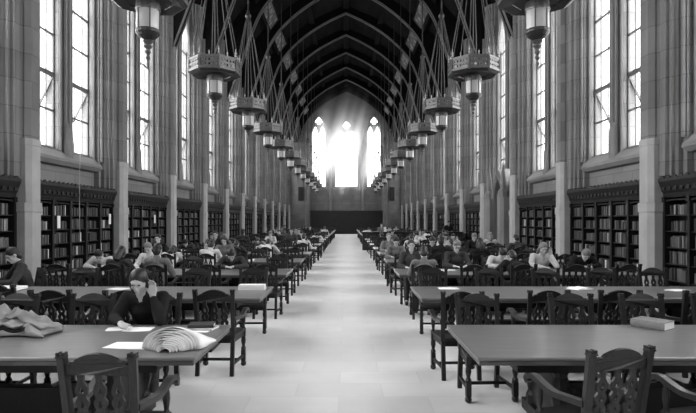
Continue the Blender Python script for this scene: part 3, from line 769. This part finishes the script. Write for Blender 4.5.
# ------------------------------------------------------------------ chairs
def chair_parts():
    r = empty('armchair')
    th = math.atan2(.085, .56)
    def tilt(u, v_, w): # u across, v height above .44 along the back, w thickness
        return Vector((u, -.205 - math.sin(th)*v_ + w*math.cos(th), .44+v_*math.cos(th)+w*math.sin(th)))
    for s in (-1, 1):
        q = MB()
        q.bar((s*.200, -.255, 0), (s*.200, -.205, .44), .046); q.bar((s*.200, -.205, .43), (s*.216, -.290, .975), .048, .046)
        M = Matrix.Translation((s*.2165, -.292, .972))
        q.box(-.028, .028, -.027, .027, 0, .012, M); q.box(-.026, -.008, -.024, .024, .012, .034, M); q.box(.008, .026, -.024, .024, .012, .034, M); q.box(-.01, .01, -.02, .02, .012, .024, M)
        q.build('back_post', 'oak_mid', r, .003)
        q = MB(); c = (s*.235, .205, 0)
        q.box(c[0]-.026, c[0]+.026, c[1]-.026, c[1]+.026, .06, .20); q.box(c[0]-.026, c[0]+.026, c[1]-.026, c[1]+.026, .36, .44)
        q.lathe([(.02, 0), (.034, .015), (.034, .045), (.022, .06)], c, 8); q.lathe([(.024, .19), (.032, .22), (.018, .25), (.030, .30), (.028, .34), (.02, .37)], c, 8)
        q.build('leg', 'oak_mid', r)
        q = MB(); q.lathe([(.020, .44), (.026, .46), (.016, .49), (.026, .56), (.024, .60), (.016, .64), (.026, .665)], c, 8); q.build('arm_post', 'oak_mid', r)
        # curved arm with a scroll at its front end
        q = MB()
        cl = spline([(-.235, .655), (-.10, .645), (.04, .640), (.14, .665), (.22, .695), (.275, .690), (.300, .665), (.285, .645)], 4)
        outer = []; inner = []
        for i, (y, z) in enumerate(cl):
            a = cl[max(i-1, 0)]; b2 = cl[min(i+1, len(cl)-1)]; t_ = Vector((b2[0]-a[0], b2[1]-a[1])).normalized(); nn = Vector((-t_.y, t_.x))
            hh = .019 if i < len(cl)-4 else .015
            outer.append((y+nn.x*hh, z+nn.y*hh)); inner.append((y-nn.x*hh, z-nn.y*hh))
        q.plate(outer+inner[::-1], [], .052, lambda u, v_, w: (s*(.212+.05*(u+.235)/.53)+w, u, v_)); q.build('arm', 'oak_mid', r, .006)
        q = MB(); q.bar((s*.20, -.245, .13), (s*.235, .205, .13), .026, .03); q.build('stretcher', 'oak_dark', r)
    q = MB(); q.box(-.218, .218, -.012, .012, .115, .145); q.build('stretcher', 'oak_dark', r)
    q = MB(); q.plate([(-.205, -.225), (.205, -.225), (.262, .235), (.20, .255), (-.20, .255), (-.262, .235)], [], .034, lambda u, v_, w: (u, v_, .448+w)); q.build('seat', 'oak_mid', r, .008)
    q = MB(); q.box(-.225, .225, .19, .215, .375, .435); q.box(-.19, .19, -.225, -.20, .375, .435)
    for s in (-1, 1): q.bar((s*.20, -.21, .405), (s*.235, .20, .405), .024, .06)
    q.build('seat_rail', 'oak_dark', r)
    # crest rail with scalloped shoulders
    top = spline([(-.196, .498), (-.172, .504), (-.160, .518), (-.138, .520), (-.124, .536), (-.065, .561), (0, .571), (.065, .561), (.124, .536), (.138, .520), (.160, .518), (.172, .504), (.196, .498)], 3)
    bot = spline([(.194, .428), (.10, .436), (0, .440), (-.10, .436), (-.194, .428)], 3)
    q = MB(); q.plate(top+bot, [], .028, lambda u, v_, w: tilt(u, v_, w) + Vector((0, -.018*(1-(u/.2)**2), 0))); q.build('crest_rail', 'oak_mid', r, .004)
    q = MB(); q.plate([(-.20, .07), (.20, .07), (.20, .115), (-.20, .115)], [], .026, tilt); q.build('back_rail', 'oak_mid', r)
    for cx in (-.112, 0, .112):
        half = spline([(.022, .105), (.030, .125), (.042, .165), (.040, .195), (.026, .205), (.040, .235), (.042, .26), (.026, .288), (.038, .31), (.036, .35), (.022, .38), (.019, .40), (.024, .44)], 2)
        out = [(cx-u, v_) for u, v_ in half] + [(cx+u, v_) for u, v_ in reversed(half)]
        def drop(z, s_): return [(cx+s_*.55*math.sin(t_)*(1 if math.cos(t_) < 0 else .55), z-s_*math.cos(t_)*-1) for t_ in [2*PI*k/10 for k in range(10)]]
        holes = [drop(.160, .026), drop(.245, .026), drop(.328, .026)]
        q = MB(); q.plate(out, holes, .018, tilt); q.build('splat', 'oak_mid', r)
    return r
chair = chair_parts()
far_mb = MB()
for ch in chair.children:
    far_mb.add([v_.co for v_ in ch.data.vertices], [tuple(p.vertices) for p in ch.data.polygons])
SEATX = [1.47+.93*k for k in range(5)]
KN = ['nearest the aisle', 'second from the aisle', 'third from the aisle', 'fourth from the aisle', 'farthest from the aisle']
SLOT = {}
used = False; stuff_ch = MB()
MOVED = {  # (side, row, face, k): (x, y, turn)
    (-1, 0, 'B', 0): (-1.49+CX, 3.47, -.03), (1, 0, 'B', 0): (1.71, 3.58, .26), (1, 0, 'B', 1): (2.58, 3.55, .20),
    (1, 1, 'B', 0): (1.36, 6.20, .02), (1, 1, 'B', 1): (2.36, 6.30, .03), (1, 1, 'B', 2): (3.20, 6.32, -.04), (1, 1, 'B', 3): (4.13, 6.30, .02),
    (1, 0, 'A', 0): (1.50, 5.44, PI+.05), (1, 0, 'A', 1): (2.49, 5.46, PI-.04), (1, 0, 'A', 2): (3.27, 5.45, PI+.02), (1, 0, 'A', 3): (4.05, 5.46, PI),
    (-1, 1, 'B', 0): (-1.44, 6.36, -.02), (-1, 1, 'B', 2): (-3.32, 6.34, .03), (-1, 1, 'B', 1): (-2.45, 6.30, .02),
    (-1, 0, 'A', 1): (-1.97, 5.52, PI), (-1, 0, 'A', 2): (-2.66, 5.46, PI+.04), (-1, 0, 'A', 3): (-3.50, 5.46, PI-.03),
    (-1, 1, 'A', 4): (-5.18, 8.56, PI-.85),
}
SKIP = {(-1, 0, 'B', 1), (-1, 0, 'B', 2), (-1, 0, 'B', 3), (-1, 0, 'B', 4), (1, 0, 'B', 2), (1, 0, 'B', 3), (1, 0, 'B', 4), (-1, 0, 'A', 0)}
CHAIR_SRC = chair
n_ch = 0
for i in range(LAST+1):
    for side, nm in ((-1, 'left'), (1, 'right')):
        if side > 0 and i == COUNTER: continue
        for face in 'AB':
            for k in range(5):
                key = (side, i, face, k)
                if key in SKIP: continue
                x = side*SEATX[k]+random.uniform(-.06, .06)
                if face == 'A': y = row_y(i)+TD+.20+random.uniform(-.06, .10); rz = PI
                else: y = row_y(i)-.20-random.uniform(-.06, .12); rz = 0
                rz += random.gauss(0, .07)
                if key in MOVED:
                    x, y, dz = MOVED[key]; rz = dz if abs(dz) < 1 else dz
                SLOT[key] = (x, y, rz)
                if i >= 15:
                    if i > 14:
                        c_, s_ = math.cos(rz), math.sin(rz)
                        stuff_ch.add([(x+p[0]*c_-p[1]*s_, y+p[0]*s_+p[1]*c_, p[2]) for p in far_mb.v], far_mb.f)
                    continue
                if not used: o = chair; o.location = (x, y, 0); o.rotation_euler = (0, 0, rz); used = True
                else: o = dup(CHAIR_SRC, (x, y, 0), rz)
                n_ch += 1
                fn = 'far side' if face == 'A' else 'near side'
                tag(o, 'oak armchair %s, %s of %s %s table' % (KN[k], fn, 'nearest' if i == 0 else ORD[i+1], nm), 'chair', 'oak armchairs at the reading tables')
tag(stuff_ch.build('distant_armchairs', 'oak_mid'), 'tiny distant armchairs crowded around the farthest tables', 'chairs', None, 'stuff')

# ------------------------------------------------------------------ people on the chairs
PEOPLE = [
    # side, row, face, seat, pose, clothes, hair, long, description
    (-1, 0, 'A', 1, 'propped', 'cloth_black', 'hair_dark', True, 'person in black jacket leaning on the table with a hand to the face'),
    (-1, 1, 'A', 4, 'reading', 'cloth_dark', 'hair_dark', False, 'person in dark jumper bent low over bright papers at the left edge'),
    (-1, 2, 'A', 3, 'reading', 'cloth_pale', 'hair_fair', False, 'person in white shirt reading'),
    (-1, 2, 'B', 3, 'reading', 'cloth_dark', 'hair_dark', True, 'person in dark jumper seen from behind'),
    (-1, 2, 'B', 2, 'upright', 'cloth_mid', 'hair_dark', False, 'person in grey top seen from behind'),
    (-1, 3, 'A', 4, 'upright', 'cloth_black', 'hair_dark', False, 'person in black sitting upright'),
    (-1, 3, 'A', 2, 'reading', 'cloth_mid', 'hair_dark', True, 'person in grey jumper reading'),
    (-1, 4, 'B', 1, 'slumped', 'cloth_pale', 'hair_dark', False, 'person in white shirt slumped forward'),
    (-1, 4, 'A', 3, 'upright', 'cloth_black', 'hair_dark', False, 'person in black jacket with a pale face'),
    (-1, 5, 'A', 4, 'propped', 'cloth_mid', 'hair_dark', True, 'person in grey jumper resting head on a hand'),
    (-1, 5, 'B', 0, 'reading', 'cloth_pale', 'hair_dark', False, 'person in white shirt seen from behind by the aisle'),
    (-1, 6, 'A', 2, 'reading', 'cloth_pale', 'hair_fair', True, 'person in white top reading'),
    (-1, 6, 'B', 3, 'upright', 'cloth_dark', 'hair_dark', False, 'person in dark jacket seen from behind'),
    (-1, 7, 'A', 1, 'upright', 'cloth_pale', 'hair_dark', False, 'person in white shirt sitting upright'),
    (-1, 8, 'B', 2, 'reading', 'cloth_mid', 'hair_dark', True, 'person in grey top seen from behind'),
    (-1, 9, 'A', 3, 'reading', 'cloth_pale', 'hair_dark', False, 'person in white shirt reading'),
    (-1, 10, 'A', 1, 'upright', 'cloth_black', 'hair_dark', False, 'person in black sitting upright'),
    (-1, 11, 'B', 0, 'reading', 'cloth_pale', 'hair_dark', False, 'person in white shirt by the aisle'),
    (-1, 13, 'A', 2, 'reading', 'cloth_dark', 'hair_dark', False, 'person in dark jumper reading'),
    (1, 2, 'A', 3, 'propped', 'cloth_pale', 'hair_fair', True, 'person in pale top leaning on one elbow'),
    (1, 2, 'A', 4, 'slumped', 'cloth_black', 'hair_fair', False, 'person in black with a bright face bent forward'),
    (1, 2, 'B', 2, 'slumped', 'cloth_black', 'hair_dark', False, 'person in black jacket hunched over'),
    (1, 2, 'A', 2, 'slumped', 'cloth_pale', 'hair_dark', False, 'person in white shirt stretched over the table'),
    (1, 2, 'B', 0, 'reading', 'cloth_mid', 'hair_dark', False, 'person in grey jumper seen from behind by the aisle'),
    (1, 3, 'A', 1, 'reading', 'cloth_black', 'hair_dark', False, 'person in black jacket reading'),
    (1, 3, 'B', 2, 'upright', 'cloth_black', 'hair_dark', True, 'person in black seen from behind'),
    (1, 4, 'A', 0, 'upright', 'cloth_mid', 'hair_fair', False, 'person in grey shirt sitting upright by the aisle'),
    (1, 4, 'A', 2, 'reading', 'cloth_pale', 'hair_dark', True, 'person in pale top reading'),
    (1, 4, 'B', 4, 'reading', 'cloth_dark', 'hair_dark', False, 'person in dark jacket seen from behind'),
    (1, 5, 'A', 3, 'propped', 'cloth_mid', 'hair_dark', False, 'person in grey jumper resting head on a hand'),
    (1, 5, 'B', 1, 'reading', 'cloth_pale', 'hair_dark', False, 'person in white shirt seen from behind'),
    (1, 6, 'B', 0, 'reading', 'cloth_black', 'hair_dark', False, 'person in black jacket seen from behind by the aisle'),
    (1, 6, 'A', 2, 'upright', 'cloth_pale', 'hair_dark', True, 'person in white top sitting upright'),
    (1, 7, 'A', 1, 'reading', 'cloth_mid', 'hair_dark', False, 'person in grey jumper reading'),
    (1, 8, 'B', 2, 'upright', 'cloth_black', 'hair_dark', False, 'person in black seen from behind'),
]
taken = {p_[:4] for p_ in PEOPLE}
prnd = random.Random(21)
WORD = {'reading': 'reading', 'upright': 'sitting upright', 'propped': 'head on hand', 'slumped': 'slumped forward'}
CLW = {'cloth_black': 'black', 'cloth_dark': 'dark grey', 'cloth_mid': 'mid grey', 'cloth_pale': 'white'}
for i in range(2, 14):
    for side in (-1, 1):
        if side > 0 and i in (COUNTER,): continue
        free = [(side, i, f_, k) for f_ in 'AB' for k in range(5) if (side, i, f_, k) not in taken and (side, i, f_, k) in SLOT]
        for key in prnd.sample(free, 2 if i < 9 else 1):
            po = prnd.choice(list(WORD)); cl = prnd.choice(('cloth_black', 'cloth_dark', 'cloth_dark', 'cloth_mid', 'cloth_pale'))
            fn = 'far side' if key[2] == 'A' else 'near side'
            PEOPLE.append(key + (po, cl, prnd.choice(('hair_dark', 'hair_dark', 'hair_fair')), prnd.random() < .4,
                'person in %s %s, seat %s, %s' % (CLW[cl], WORD[po], KN[key[3]].replace(' from the aisle', ' from aisle').replace('nearest the', 'nearest'), fn)))
            taken.add(key)
for (side, i, face, k, pose, cl, hr_, lg, desc) in PEOPLE:
    x, y, rz = SLOT[(side, i, face, k)]
    nm = 'left' if side < 0 else 'right'
    lab = desc if i == 0 or 'edge' in desc else '%s, %s %s table' % (desc, 'nearest' if i == 0 else ORD[i+1], nm)
    person((x, y, 0.005), rz, pose, cl, hr_, lg, lab, random.uniform(.97, 1.04))

# ------------------------------------------------------------------ reference counter on the right
cy = row_y(COUNTER)
c = empty('reference_counter', (1.0, cy, 0)); tag(c, 'long dark wooden counter standing across the right side of the hall', 'counter')
q = MB(); q.box(0, 5.9, 0, .7, 0, 1.05)
for i in range(9): q.box(.1+i*.65, .68+i*.65, -.02, .01, .12, .95)
q.build('body', 'panel_wood', c, .01)
q = MB(); q.box(-.06, 5.96, -.08, .78, 1.05, 1.10); q.build('counter_top', 'oak_dark', c, .008)
q = MB(); q.box(-.07, .07, -.02, .02, 0, .28); o = q.build('notice_card', 'card_white'); o.location = (3.85-1.5, cy+.3, 1.10); tag(o, 'white upright card standing on the dark counter', 'card')
q = MB(); q.plate([(-.22, 0), (0, .03), (.22, 0), (.22, .03), (0, .07), (-.22, .03)], [], .3, lambda u, v_, w: (u, w, v_)); o = q.build('open_book', 'paper'); o.location = (1.25, cy+.35, 1.10); tag(o, 'open white book lying on the aisle end of the dark counter', 'book')
person((6.3, cy+1.1, 0), PI, 'standing', 'cloth_black', 'hair_dark', False, 'person in black standing behind the dark counter by the right wall')
person((2.2, cy+1.25, 0), PI, 'standing', 'cloth_mid', 'hair_dark', False, 'person in grey standing behind the aisle end of the counter', .92)

# ------------------------------------------------------------------ things on the tables
def sheet(c, w, d, rz, lab, name='paper_sheet', cat='paper', h=.004, group=None, curl=.0):
    q = MB(); n = 8; vs = []; fs = []
    for i in range(n+1):
        for j in range(n+1):
            u = -w/2+w*i/n; v_ = -d/2+d*j/n
            vs.append((u, v_, h+curl*((i/n)**2)*(.5+.5*j/n)+.002*math.sin(5*u/w+3*v_/d)))
    top = [(a*(n+1)+b2, (a+1)*(n+1)+b2, (a+1)*(n+1)+b2+1, a*(n+1)+b2+1) for a in range(n) for b2 in range(n)]
    q.add(vs, top); q.add([(p[0], p[1], p[2]-h*.8) for p in vs], top)
    N = (n+1)**2; edge = [i*(n+1) for i in range(n+1)] + [n*(n+1)+j for j in range(1, n+1)] + [i*(n+1)+n for i in range(n-1, -1, -1)] + [j for j in range(n-1, 0, -1)]
    q.f += [(edge[i], edge[(i+1) % len(edge)], edge[(i+1) % len(edge)]+N, edge[i]+N) for i in range(len(edge))]
    o = q.build(name, 'paper'); o.location = c; o.rotation_euler = (0, 0, rz); tag(o, lab, cat, group); return o
def closed_book(c, w, d, h, rz, cover, lab, group=None):
    r = empty('book', c, rz); tag(r, lab, 'book', group)
    q = MB(); q.box(-w/2+.006, w/2-.006, -d/2+.006, d/2-.004, .004, h-.004); q.build('pages', 'paper', r)
    q = MB(); q.box(-w/2, w/2, -d/2, d/2, 0, .004); q.box(-w/2, w/2, -d/2, d/2, h-.004, h)
    q.plate([(-w/2, 0), (-w/2-.008, h*.2), (-w/2-.011, h*.5), (-w/2-.008, h*.8), (-w/2, h), (-w/2+.004, h), (-w/2+.004, 0)], [], d, lambda u, v_, t_: (u, t_, v_))
    q.build('cover', cover, r, .001); return r
def open_book(c, w, d, rz, lab):
    r = empty('open_book', c, rz); tag(r, lab, 'book', 'open books on the tables')
    q = MB(); q.box(-w/2, w/2, -d/2, d/2, 0, .004); q.build('cover', 'cover_dark', r)
    top = spline([(-w/2+.006, .012), (-w*.28, .030), (-.03, .030), (0, .012), (.03, .030), (w*.28, .030), (w/2-.006, .012)], 4)
    q = MB(); q.plate([(-w/2+.006, .004)] + top + [(w/2-.006, .004)], [], d-.012, lambda u, v_, t_: (u, t_, v_)); q.build('pages', 'paper', r)
    return r
# thick pale-edged book on the right-hand table
p = on_table(655, 328); closed_book((p.x, p.y+.04, .76), .22, .31, .075, .62, 'cover_grey', 'thick grey book lying alone on the nearest right table')
# left table: newspaper, sheets, books, coat
p = on_table(128, 347); sheet((p.x+.03, p.y+.04, .76), .42, .22, -.12, 'white sheet of newspaper spread flat beside the bulging newspaper')
p = on_table(119, 329); sheet((p.x, p.y, .76), .22, .18, .25, 'white sheet of paper in front of the person in black, left one')
p = on_table(139, 329.5); sheet((p.x, p.y, .76), .25, .19, .1, 'white sheet of paper beside the bulging newspaper, behind it')
# newspaper: bulging folded fan of pages
p = on_table(171, 350)
r = empty('newspaper', (p.x, p.y+.12, .76), -.06)
tag(r, 'white newspaper bulging in a rounded fold near the table corner', 'newspaper')
for k in range(12):
    s = 1-.073*k
    q = MB(); n = 22; vs = []
    for i in range(n+1):
        t_ = i/n; a = PI*t_
        wob = 1+.03*math.sin(5*t_*PI+k*1.7)
        for j in range(6):
            f = j/5
            pz = .006+.165*s*wob*max(0, math.sin(a))**.75*(1-.75*f**1.6)
            px_ = -.235*math.cos(a)*s*(1+.12*f) + .02*f + .008*math.sin(6*f+k)
            vs.append((px_, -.115-.012*k*0 + .25*pz*(1-f) + (.05*k/9)*0 + f*(.30-.02*k) - (.010*k if j == 0 else 0), pz))
    fs = [(i*6+j, (i+1)*6+j, (i+1)*6+j+1, i*6+j+1) for i in range(n) for j in range(5)]
    q.add(vs, fs); o = q.build('page_fold', 'newsprint' if k % 3 else 'paper', r, 0, True)
    sm = o.modifiers.new('t', 'SOLIDIFY'); sm.thickness = .0035
p = on_table(196, 333); sheet((p.x-.01, p.y+.13, .76), .26, .19, -.25, 'white sheet lying behind the bulging newspaper at the far corner', h=.004)
p = on_table(203, 329); closed_book((p.x, p.y+.01, .76), .19, .25, .022, PI/2-.15, 'cover_pale', 'pale thin book lowest in the pair at the far corner of the left table')
closed_book((p.x-.015, p.y+.02, .782), .17, .24, .030, PI/2+.12, 'cover_dark', 'black book lying on top of a pale book on the left table')
# coat thrown over the table's left part
base = on_table(20, 333)
co = empty('coat', (base.x-.08, base.y+.05, .762), .12); tag(co, 'crumpled tan coat thrown on the nearest left table', 'coat')
def ridge(t): return 1-abs(math.sin(t))
def coat_h(u, w_):
    edge = max(0, 1-abs(u)**3.2)*max(0, 1-abs(w_)**2.6)
    body = edge**.38*(.07+.20*math.exp(-((u+.50)/.42)**2-((w_-.10)/.75)**2)+.10*math.exp(-((u-.12)/.25)**2-((w_-.1)/.6)**2)+.03)
    f = .060*ridge(3.2*u+2.1*w_+.8*math.sin(2.4*w_)+.4) + .045*ridge(5.1*u-3.0*w_+math.sin(3*u)) + .022*ridge(9*w_+4*u+1.5*math.sin(4*u))
    return max(.0, body*.72+(f-.045)*edge**.5)
def coat_xy(u, w_): return (u*.40+.035*math.sin(4*w_+1), w_*.25-.05*u+.03*math.sin(5*u))
ct = MB(); nx, ny = 70, 50
vs = []
for i in range(nx+1):
    for j in range(ny+1):
        u = i/nx*2-1; w_ = j/ny*2-1; x, y = coat_xy(u, w_); vs.append((x, y, .012+coat_h(u, w_)))
ct.add(vs, [(i*(ny+1)+j, (i+1)*(ny+1)+j, (i+1)*(ny+1)+j+1, i*(ny+1)+j+1) for i in range(nx) for j in range(ny)])
cb = ct.build('coat_body', 'cloth_tan', co, 0, True); md = cb.modifiers.new('t', 'SOLIDIFY'); md.thickness = .010; md.offset = -1
def coat_strip(name, a, b_, wid, lift, m_):
    q = MB(); vs = []; n = 24; A = Vector(a); B_ = Vector(b_); d = (B_-A).normalized(); sd = Vector((-d.y, d.x))
    for i in range(n+1):
        c_ = A.lerp(B_, i/n)
        hs = [coat_h(*(c_+sd*wid*k)) for k in (-.5, 0, .5)]; hm = max(hs)
        for k in (-.5, -.25, 0, .25, .5):
            p_ = c_+sd*wid*k; x, y = coat_xy(p_.x, p_.y); vs.append((x, y, .012+max(coat_h(p_.x, p_.y), hm*.75)+lift*(1-.5*abs(k))))
    q.add(vs, [(i*5+j, (i+1)*5+j, (i+1)*5+j+1, i*5+j+1) for i in range(n) for j in range(4)])
    o = q.build(name, m_, co, 0, True); md = o.modifiers.new('t', 'SOLIDIFY'); md.thickness = .012
coat_strip('lapel', (-.80, -.25), (.42, -.86), .30, .030, 'cloth_tan')
coat_strip('shade_gap', (-.70, -.55), (.50, -.96), .22, .012, 'cloth_black')  # black strip painting the shade in the gap beneath the lapel
coat_strip('sleeve', (.05, -.25), (.97, -.45), .42, .035, 'cloth_tan')

# loose papers, books and open books on the other tables
spots = []
items = [(-1, 1, .25, .35, 'stand'), (-1, 1, 2.3, .95, 'sheet'), (-1, 1, 4.3, .9, 'stack'), (1, 1, .55, 1.0, 'sheet'), (1, 1, 2.5, .9, 'open'), (1, 1, 3.9, .8, 'sheet'),
         (1, 2, 1.1, .9, 'sheet'), (1, 2, 2.2, .6, 'open'), (1, 3, 1.2, .6, 'sheet'), (-1, 2, .8, .5, 'sheet'), (-1, 2, 3.0, .8, 'open'), (-1, 3, 1.4, .5, 'open'), (-1, 3, 3.2, .7, 'sheet')]
for side in (-1, 1):
    for i in range(3, 15):
        if side > 0 and i == COUNTER: continue
        for _ in range(2):
            items.append((side, i, random.uniform(.3, 4.2), random.uniform(.25, 1.0), random.choice(('sheet', 'sheet', 'open', 'book'))))
cnt = {}
for side, i, dx, dy, kind in items:
    nm = 'left' if side < 0 else 'right'
    x = side*(TX0+dx); y = row_y(i)+dy; rz = random.uniform(-.5, .5)
    if (side, i) == (-1, 1) and kind == 'stack': x = -5.05; 
    half = 'near' if dy < .6 else 'far'
    where = '%.0f' % 0
    pos = ('at the aisle end of', 'about a metre along', 'around the middle of', 'towards the wall end of', 'at the wall end of')[min(4, int(dx))]
    key = (side, i, pos, half, kind); cnt[key] = cnt.get(key, 0)+1
    if cnt[key] > 1: continue
    tail = '%s edge, %s the %s %s table' % (half, pos, ORD[i+1], nm)
    if kind == 'sheet': sheet((x, y, .76), .30, .21, rz, 'white paper sheet, '+tail, group='papers on the tables')
    elif kind == 'open': open_book((x, y, .76), .34, .24, rz, 'open white-paged book, '+tail)
    elif kind == 'book': closed_book((x, y, .76), .17, .24, .04, rz, random.choice(('cover_dark', 'cover_mid', 'cover_pale')), 'closed book, '+tail, 'closed books on the tables')
    elif kind == 'stack':
        sheet((x, y-.1, .76), .62, .32, .1, 'thick heap of bright white papers before the bent person at left edge', h=.05)
    elif kind == 'stand':
        q = MB(); q.plate([(-.20, 0), (-.19, .075), (.19, .075), (.20, 0)], [], .16, lambda u, v_, w: (u, w, v_)); q.box(-.17, .17, -.083, -.078, .02, .06)
        o = q.build('leaflet_box', 'card_white', None, .004); o.location = (x-.02, y+.55, .76); tag(o, 'low white box on the aisle end of the second left table', 'box')
print('chairs', n_ch, 'books', len(book_jobs), 'objects', len(bpy.data.objects))
